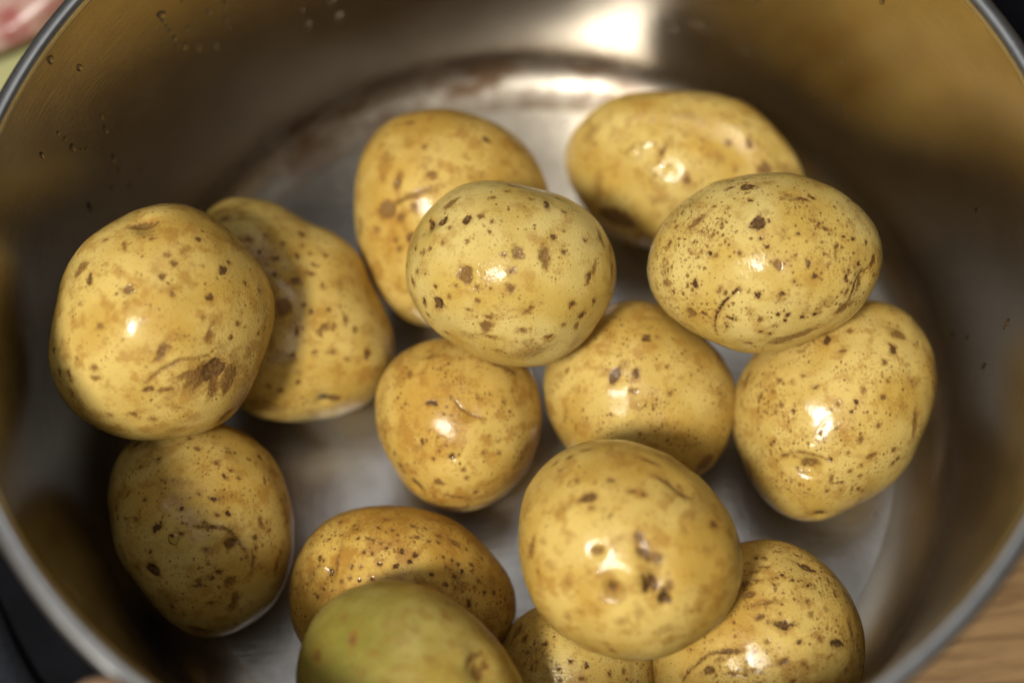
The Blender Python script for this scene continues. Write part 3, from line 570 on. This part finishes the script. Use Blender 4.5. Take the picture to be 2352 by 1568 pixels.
# ------------------------------------------------------------------ water drops clinging to the wall
def on_wall(x, y, rad=RW*1.0):
    d = CF*FOC + (x-1176)/2352*CR - (y-784)/2352*CU
    a = d[0]**2+d[1]**2; b = 2*(CAM[0]*d[0]+CAM[1]*d[1]); c = CAM[0]**2+CAM[1]**2-rad**2
    t = (-b+math.sqrt(b*b-4*a*c))/(2*a)
    for _ in range(5):
        c = CAM[0]**2+CAM[1]**2-rw((CAM+t*d)[2])**2; t = (-b+math.sqrt(b*b-4*a*c))/(2*a)
    return (CAM+t*d)*R, t
def drop(x, y, rx, ry, an, label, group, seed):
    p, t = on_wall(x, y); px = t*R/2352*1.0
    rng = random.Random(seed)
    n = Vector((-p[0], -p[1], 0)).normalized(); tg = Vector((0, 0, 1)).cross(n); up = Vector((0, 0, 1))
    a = math.radians(an); A = tg*math.cos(a)+up*math.sin(a); B = up*math.cos(a)-tg*math.sin(a)
    # foreshortening of the steep view is undone along the height of the wall
    rx *= px*1.35; ry *= px*1.8; hgt = .62*min(rx, ry)
    vs, fs = [Vector(p)+n*hgt], []
    K, J = 20, 6; k1, k2, q1, q2 = rng.uniform(.05, .14), rng.uniform(.03, .1), rng.random()*6, rng.random()*6
    for j in range(1, J+1):
        s = math.sin(j/J*math.pi/2); h = hgt*math.cos(j/J*math.pi/2)
        for k in range(K):
            th = 2*math.pi*k/K; w_ = 1+k1*math.sin(2*th+q1)+k2*math.sin(3*th+q2)
            q = Vector(p)+A*(rx*w_*s*math.cos(th))+B*(ry*w_*s*math.sin(th))
            # follow the curved wall
            rr_ = math.hypot(q.x, q.y); f_ = (rw(q.z/R)*R-.00002-h)/rr_
            if j == J: f_ = (rw(q.z/R)*R+.00004)/rr_
            vs.append(Vector((q.x*f_, q.y*f_, q.z)))
    for k in range(K): fs.append((0, 1+k, 1+(k+1) % K))
    for j in range(J-1):
        for k in range(K):
            a0 = 1+j*K; b0 = a0+K; fs.append((a0+k, b0+k, b0+(k+1) % K, a0+(k+1) % K))
    fs.append([1+(J-1)*K+K-1-k for k in range(K)])
    c0 = Vector(p)
    o = mesh_obj('water_drop', [v-c0 for v in vs], fs, M_WATER); o.location = c0
    me = o.data; bm = bmesh.new(); bm.from_mesh(me); bmesh.ops.recalc_face_normals(bm, faces=bm.faces); bm.to_mesh(me); bm.free()
    tag(o, label, 'water drop', group)
S_ = .36167
LEFT = [(1025, 95, 20, 24, 20), (1037, 135, 11, 15, 10), (1055, 175, 10, 12, 0), (1075, 200, 11, 14, 10), (1105, 245, 16, 15, 0), (1125, 290, 9, 14, 0), (1330, 75, 17, 15, 0), (1190, 178, 14, 13, 0), (1245, 147, 7, 6, 0),
 (1440, 120, 12, 22, -8), (1430, 20, 10, 20, 0), (1430, 60, 8, 8, 0), (1372, 288, 20, 18, 0), (1637, 160, 10, 7, 15), (1920, 65, 12, 11, 0), (1960, 158, 22, 13, 20), (2100, 6, 26, 13, 0), (2150, 105, 22, 15, 25), (320, 380, 20, 22, 0),
 (505, 430, 18, 18, 0), (460, 940, 18, 20, 0), (515, 950, 9, 11, 0), (548, 948, 11, 11, 20), (605, 942, 10, 8, 30), (410, 885, 10, 12, 0), (370, 845, 9, 10, 0), (720, 1010, 15, 24, -10), (760, 1090, 13, 18, -20), (707, 1195, 14, 11, 0),
 (572, 1320, 14, 28, -5), (825, 1180, 14, 8, 15), (670, 820, 11, 24, 0), (645, 740, 9, 17, -15), (265, 985, 13, 16, 0), (1160, 5, 14, 12, 0), (1175, 300, 22, 13, 35), (1265, 300, 16, 18, -30), (1455, 180, 14, 7, -15), (1475, 290, 10, 18, 20), (900, 1080, 12, 10, 0)]
ORD = ('first', 'second', 'third', 'fourth', 'fifth', 'sixth', 'seventh', 'eighth', 'ninth', 'tenth', 'eleventh', 'twelfth', 'thirteenth', 'fourteenth')
ROW = [25, 24, 20, 21, 22, 23]
rest = [i for i in range(6, len(LEFT)) if i not in ROW]
stray = sorted([i for i in rest if LEFT[i][0] > 1800], key=lambda i: LEFT[i][0])
rimd = sorted([i for i in rest if LEFT[i][0] < 600 and LEFT[i][1] < 460], key=lambda i: LEFT[i][0])
upper = sorted([i for i in rest if LEFT[i][1] < 320 and i not in stray and i not in rimd], key=lambda i: LEFT[i][0])
lowd = sorted([i for i in rest if i not in stray+rimd+upper], key=lambda i: LEFT[i][1])
LL = {}
for k in range(6): LL[k] = ORD[k] + ' water drop from the top in the chain on the upper left wall'
for k, i in enumerate(ROW): LL[i] = ORD[k] + ' water drop from the left in the short row on the left wall'
for k, i in enumerate(stray): LL[i] = ORD[k] + ' stray water drop from the left on the back wall by the top edge'
for k, i in enumerate(rimd): LL[i] = ('left', 'right')[k] + ' one of two water drops close to the rim at upper left'
for k, i in enumerate(upper): LL[i] = ORD[k] + ' loose water drop from the left on the wall right of the drop chain'
for k, i in enumerate(lowd): LL[i] = ORD[k] + ' loose water drop from the top on the wall above the large left potato'
for i, (x, y, a, b, an) in enumerate(LEFT):
    drop(x*S_, y*S_, a*S_, b*S_, an, LL[i], 'water drops on the left wall', i)
RIGHT = [(1501.4+1200*S_, 393*S_, 12*S_, 11*S_, 0), (1501.4+1165*S_, 690*S_, 24*S_, 17*S_, 20), (1501.4+1183*S_, 725*S_, 8*S_, 14*S_, 0), (1501.4+1040*S_, 645*S_, 10*S_, 12*S_, 0), (1501.4+575*S_, 315*S_, 20*S_, 14*S_, 0),
 (1501.4+1450*S_, 10*S_, 15*S_, 14*S_, 0), (1501.4+655*S_, 5*S_, 13*S_, 11*S_, 0), (1501.4+2040*S_, 1340*S_, 10*S_, 24*S_, 0), (1501.4+270*S_, 155*S_, 55*S_, 13*S_, -20), (1501.4+120*S_, 178*S_, 34*S_, 13*S_, -10),
 (1630.4+1060*.5932, 638+340*.5932, 9*.5932, 17*.5932, -15), (1630.4+995*.5932, 638+232*.5932, 5*.5932, 11*.5932, 0), (1630.4+938*.5932, 638+222*.5932, 7*.5932, 10*.5932, 0), (1630.4+1147*.5932, 638+180*.5932, 7*.5932, 24*.5932, 0)]
RIGHT.sort(key=lambda q: q[1])
for i, (x, y, a, b, an) in enumerate(RIGHT):
    drop(x, y, a, b, an, ORD[i] + ' water drop from the top on the right half of the inner wall', 'water drops on the right wall', 60+i)

# beads of water on the wet skins: they follow the skin below them
def skin_drop(pot_name, x, y, rx, ry, an, label, seed):
    V, NN, cen, anchor, mpp, uv, vv = SURF[pot_name]
    i = anchor(x, y); n = NN[i]; a = math.radians(an)
    A = math.cos(a)*uv + math.sin(a)*vv; A = A - n*(A@n); A /= np.linalg.norm(A); B = np.cross(n, A)
    rx *= mpp; ry *= mpp; hgt = .45*min(rx, ry)
    D = V - V[i]; near = np.nonzero((D*D).sum(1) < (2.2*max(rx, ry)+.001)**2)[0]; Dn = D[near]; ua, ub, un = Dn@A, Dn@B, Dn@n
    rng_ = random.Random(seed); k1, k2, q1, q2 = rng_.uniform(.08, .2), rng_.uniform(.05, .12), rng_.random()*6, rng_.random()*6
    vs, fs = [V[i]+n*hgt], []
    K, J = 22, 6
    for j in range(1, J+1):
        s_ = math.sin(j/J*math.pi/2); h = hgt*math.cos(j/J*math.pi/2)
        for k in range(K):
            th = 2*math.pi*k/K; w_ = 1+k1*math.sin(2*th+q1)+k2*math.sin(3*th+q2)
            pa, pb = rx*w_*s_*math.cos(th), ry*w_*s_*math.sin(th)
            wt = np.exp(-((ua-pa)**2+(ub-pb)**2)/(.0004**2)); base_h = float((wt*un).sum()/max(wt.sum(), 1e-9))
            vs.append(V[i]+A*pa+B*pb+n*(base_h+h-(.00012 if j == J else 0)))
    for k in range(K): fs.append((0, 1+k, 1+(k+1) % K))
    for j in range(J-1):
        for k in range(K):
            a0 = 1+j*K; b0 = a0+K; fs.append((a0+k, b0+k, b0+(k+1) % K, a0+(k+1) % K))
    fs.append([1+(J-1)*K+K-1-k for k in range(K)])
    o = mesh_obj('water_drop', [v-V[i] for v in vs], fs, M_BEAD); o.location = cen + V[i]
    bm = bmesh.new(); bm.from_mesh(o.data); bmesh.ops.recalc_face_normals(bm, faces=bm.faces); bm.to_mesh(o.data); bm.free()
    tag(o, label, 'water drop', 'beads of water on the potatoes')
GL = 'on the large glossy potato at bottom centre'
for k, (pn, x, y, a, b, an, lab) in enumerate([
    ('P13', 1376, 1250, 13, 10, 10, 'topmost small bead of water '+GL), ('P13', 1362, 1318, 24, 11, 30, 'wide flat bead of water '+GL),
    ('P13', 1386, 1382, 26, 8, 52, 'long slanted bead of water '+GL), ('P13', 1474, 1340, 10, 22, 5, 'upright bead of water beside the dark eye '+GL),
    ('P13', 1528, 1362, 11, 10, 0, 'round bead of water inside the dark eye '+GL), ('P9', 1848, 1082, 18, 10, 15, 'left bead of water in the dimple of the triangular potato at right'),
    ('P9', 1876, 1078, 12, 9, -10, 'right bead of water in the dimple of the triangular potato at right'), ('P5', 300, 662, 16, 12, -20, 'bead of water on the large far left potato'),
    ('P10', 398, 1238, 12, 15, 0, 'bead of water on the shaded lower left potato'), ('P7', 1012, 1012, 14, 12, 0, 'upper bead of water on the small golden potato'),
    ('P7', 1040, 1048, 10, 8, 0, 'lower bead of water on the small golden potato'), ('P2', 1456, 346, 20, 16, 20, 'left bead of water on the farthest back right potato'),
    ('P2', 1520, 386, 26, 14, 35, 'right bead of water on the farthest back right potato'), ('P6', 742, 915, 18, 8, 5, 'bead of water low on the notched potato at left'),
    ('P11', 757, 1308, 9, 9, 0, 'bead of water in the eye of the densely dotted golden potato'), ('P8', 1470, 930, 14, 10, 30, 'bead of water on the potato tucked under three others')]):
    skin_drop(pn, x, y, a, b, an, lab, 200+k)

# ------------------------------------------------------------------ meat on its board, behind on the left
rng = np.random.default_rng(5)
d0 = Vector((-.80, .60)).normalized(); d1 = Vector((-d0.y, d0.x)); o0 = d0*1.03*R
bp = [o0+d1*.17, o0-d1*.13, o0-d1*.13+d0*.24, o0+d1*.17+d0*.24]
tag(slab('cutting_board', [tuple(p) for p in bp], TZ+.0002, TZ+.013, mat_simple('pale_green_board', (.36, .38, .15), .5, 0, 60, (.40, .40, .19)), .003),
    'pale yellow green cutting board behind the pot at top left', 'cutting board')
bm = bmesh.new(); bmesh.ops.create_icosphere(bm, subdivisions=5, radius=1)
MV = np.array([v.co[:] for v in bm.verts]); MF = [[v.index for v in f.verts] for f in bm.faces]; bm.free()
sgn = np.sign(MV); MV = sgn*np.abs(MV)**np.array([.75, .75, .6])
MV[:, 0] *= 1+.10*np.sin(MV[:, 1]*3+1); MV[:, 1] *= 1+.14*np.sin(MV[:, 0]*4.0)
MV = MV*np.array([.075, .048, .013])
MV[:, 2] += .0035*np.sin(MV[:, 0]*90+MV[:, 1]*40)*(MV[:, 2] > 0) + .002*np.sin(MV[:, 1]*190)*(MV[:, 2] > 0)
edge = at(52, 152, .12); mang = math.atan2(*(at(105, 108, .12)-at(0, 188, .12))[[1, 0]])
meat = mesh_obj('raw_meat', MV, MF, mat_meat())
side = Vector((-math.sin(mang), math.cos(mang), 0))
meat.location = Vector((edge[0], edge[1], TZ+.013+.0118)) + side*.060
meat.rotation_euler = (0, 0, mang)
tag(meat, 'pink raw meat slab with pale fat lying on the cutting board', 'meat')

# ------------------------------------------------------------------ folded cloth, front left
c1 = at(0, 1367, -.03); c2 = at(116, 1552, -.03)
ta = Vector((c2[0]-c1[0], c2[1]-c1[1])).normalized(); no = Vector((ta.y, -ta.x))
if no.dot(Vector((-1, -1))) < 0: no = -no
mid_ = Vector((c1[0], c1[1]))
cv, cf = [], []
NX, NY = 60, 40
def cloth_pt(i, j, top):
    s = (i/NX-.45)*.34; q = j/NY*.20
    x = mid_+ta*s+no*(q+.0015*math.sin(s*70)+.003*math.sin(s*23+1))
    z = TZ+.0006
    if top:
        e_ = min(1, min(j, NY-j)/2.5, min(i, NX-i)/2.5); z += .0015+.0055*math.sin(e_*math.pi/2)+.0012*math.sin(s*60+q*50)+.001*math.sin(q*110)
    return (x.x, x.y, z)
for top in (1, 0):
    for i in range(NX+1):
        for j in range(NY+1): cv.append(cloth_pt(i, j, top))
n_ = (NX+1)*(NY+1)
for i in range(NX):
    for j in range(NY):
        a_ = i*(NY+1)+j; b_ = a_+NY+1
        cf.append((a_, a_+1, b_+1, b_)); cf.append((n_+a_, n_+b_, n_+b_+1, n_+a_+1))
bd = [i*(NY+1) for i in range(NX+1)] + [NX*(NY+1)+j for j in range(1, NY+1)] + [i*(NY+1)+NY for i in range(NX-1, -1, -1)] + [j for j in range(NY-1, 0, -1)]
for k in range(len(bd)):
    a_, b_ = bd[k], bd[(k+1) % len(bd)]; cf.append((a_, b_, n_+b_, n_+a_))
cl = mesh_obj('kitchen_cloth', cv, cf, mat_simple('charcoal_cotton', (.018, .020, .026), .95, 0, 900, (.026, .029, .036), .0004, Specular_IOR_Level=.1))
bm = bmesh.new(); bm.from_mesh(cl.data); bmesh.ops.recalc_face_normals(bm, faces=bm.faces); bm.to_mesh(cl.data); bm.free()
tag(cl, 'dark blue grey kitchen cloth left of the pot at bottom left', 'cloth')

# ------------------------------------------------------------------ hand steadying the pot, only a thumb tip reaches into view
tip = Vector(at(262, 1614, .93)); u = Vector((tip.x, tip.y, 0)).normalized()
tw = Vector((-u.y, u.x, 0)); Zv = Vector((0, 0, 1))
def P(a, b, c): return tip + u*a + tw*b + Zv*c
joints = [P(.075, -.005, -.055), P(.058, .0, -.052)]           # wrist, heel of the palm
rads = [.024, .026]; edges = [(0, 1)]
def chain(start, pts, rr):
    prev = start
    for p_, r_ in zip(pts, rr):
        joints.append(p_); rads.append(r_); edges.append((prev, len(joints)-1)); prev = len(joints)-1
chain(1, [P(.034, -.012, -.040), P(.016, -.006, -.020), P(.004, -.001, -.006), P(.0, 0, 0)], [.015, .0108, .0095, .0078])     # thumb
for k, (h_, ln) in enumerate(((-.030, 1.0), (-.048, 1.08), (-.065, 1.0), (-.080, .82))):
    chain(1, [P(.044, .030, h_), P(.030, .030+.026*ln, h_), P(.021, .030+.046*ln, h_), P(.020, .030+.062*ln, h_)], [.0115, .0095, .0085, .0072])
chain(0, [P(.16, -.03, -.03)], [.027])
me = bpy.data.meshes.new('person'); me.from_pydata([j-tip for j in joints], edges, []); me.update()
hand = bpy.data.objects.new('person', me); COL.objects.link(hand); hand.location = tip
sk = hand.modifiers.new('skin', 'SKIN'); sk.use_smooth_shade = True
for v_, r_ in zip(me.skin_vertices[0].data, rads): v_.radius = (r_, r_)
me.skin_vertices[0].data[0].use_root = True
ss = hand.modifiers.new('smooth', 'SUBSURF'); ss.levels = 2; ss.render_levels = 2
me.materials.append(mat_skin())
tag(hand, 'bare hand steadying the pot, its thumb tip on the rim at bottom left', 'person')
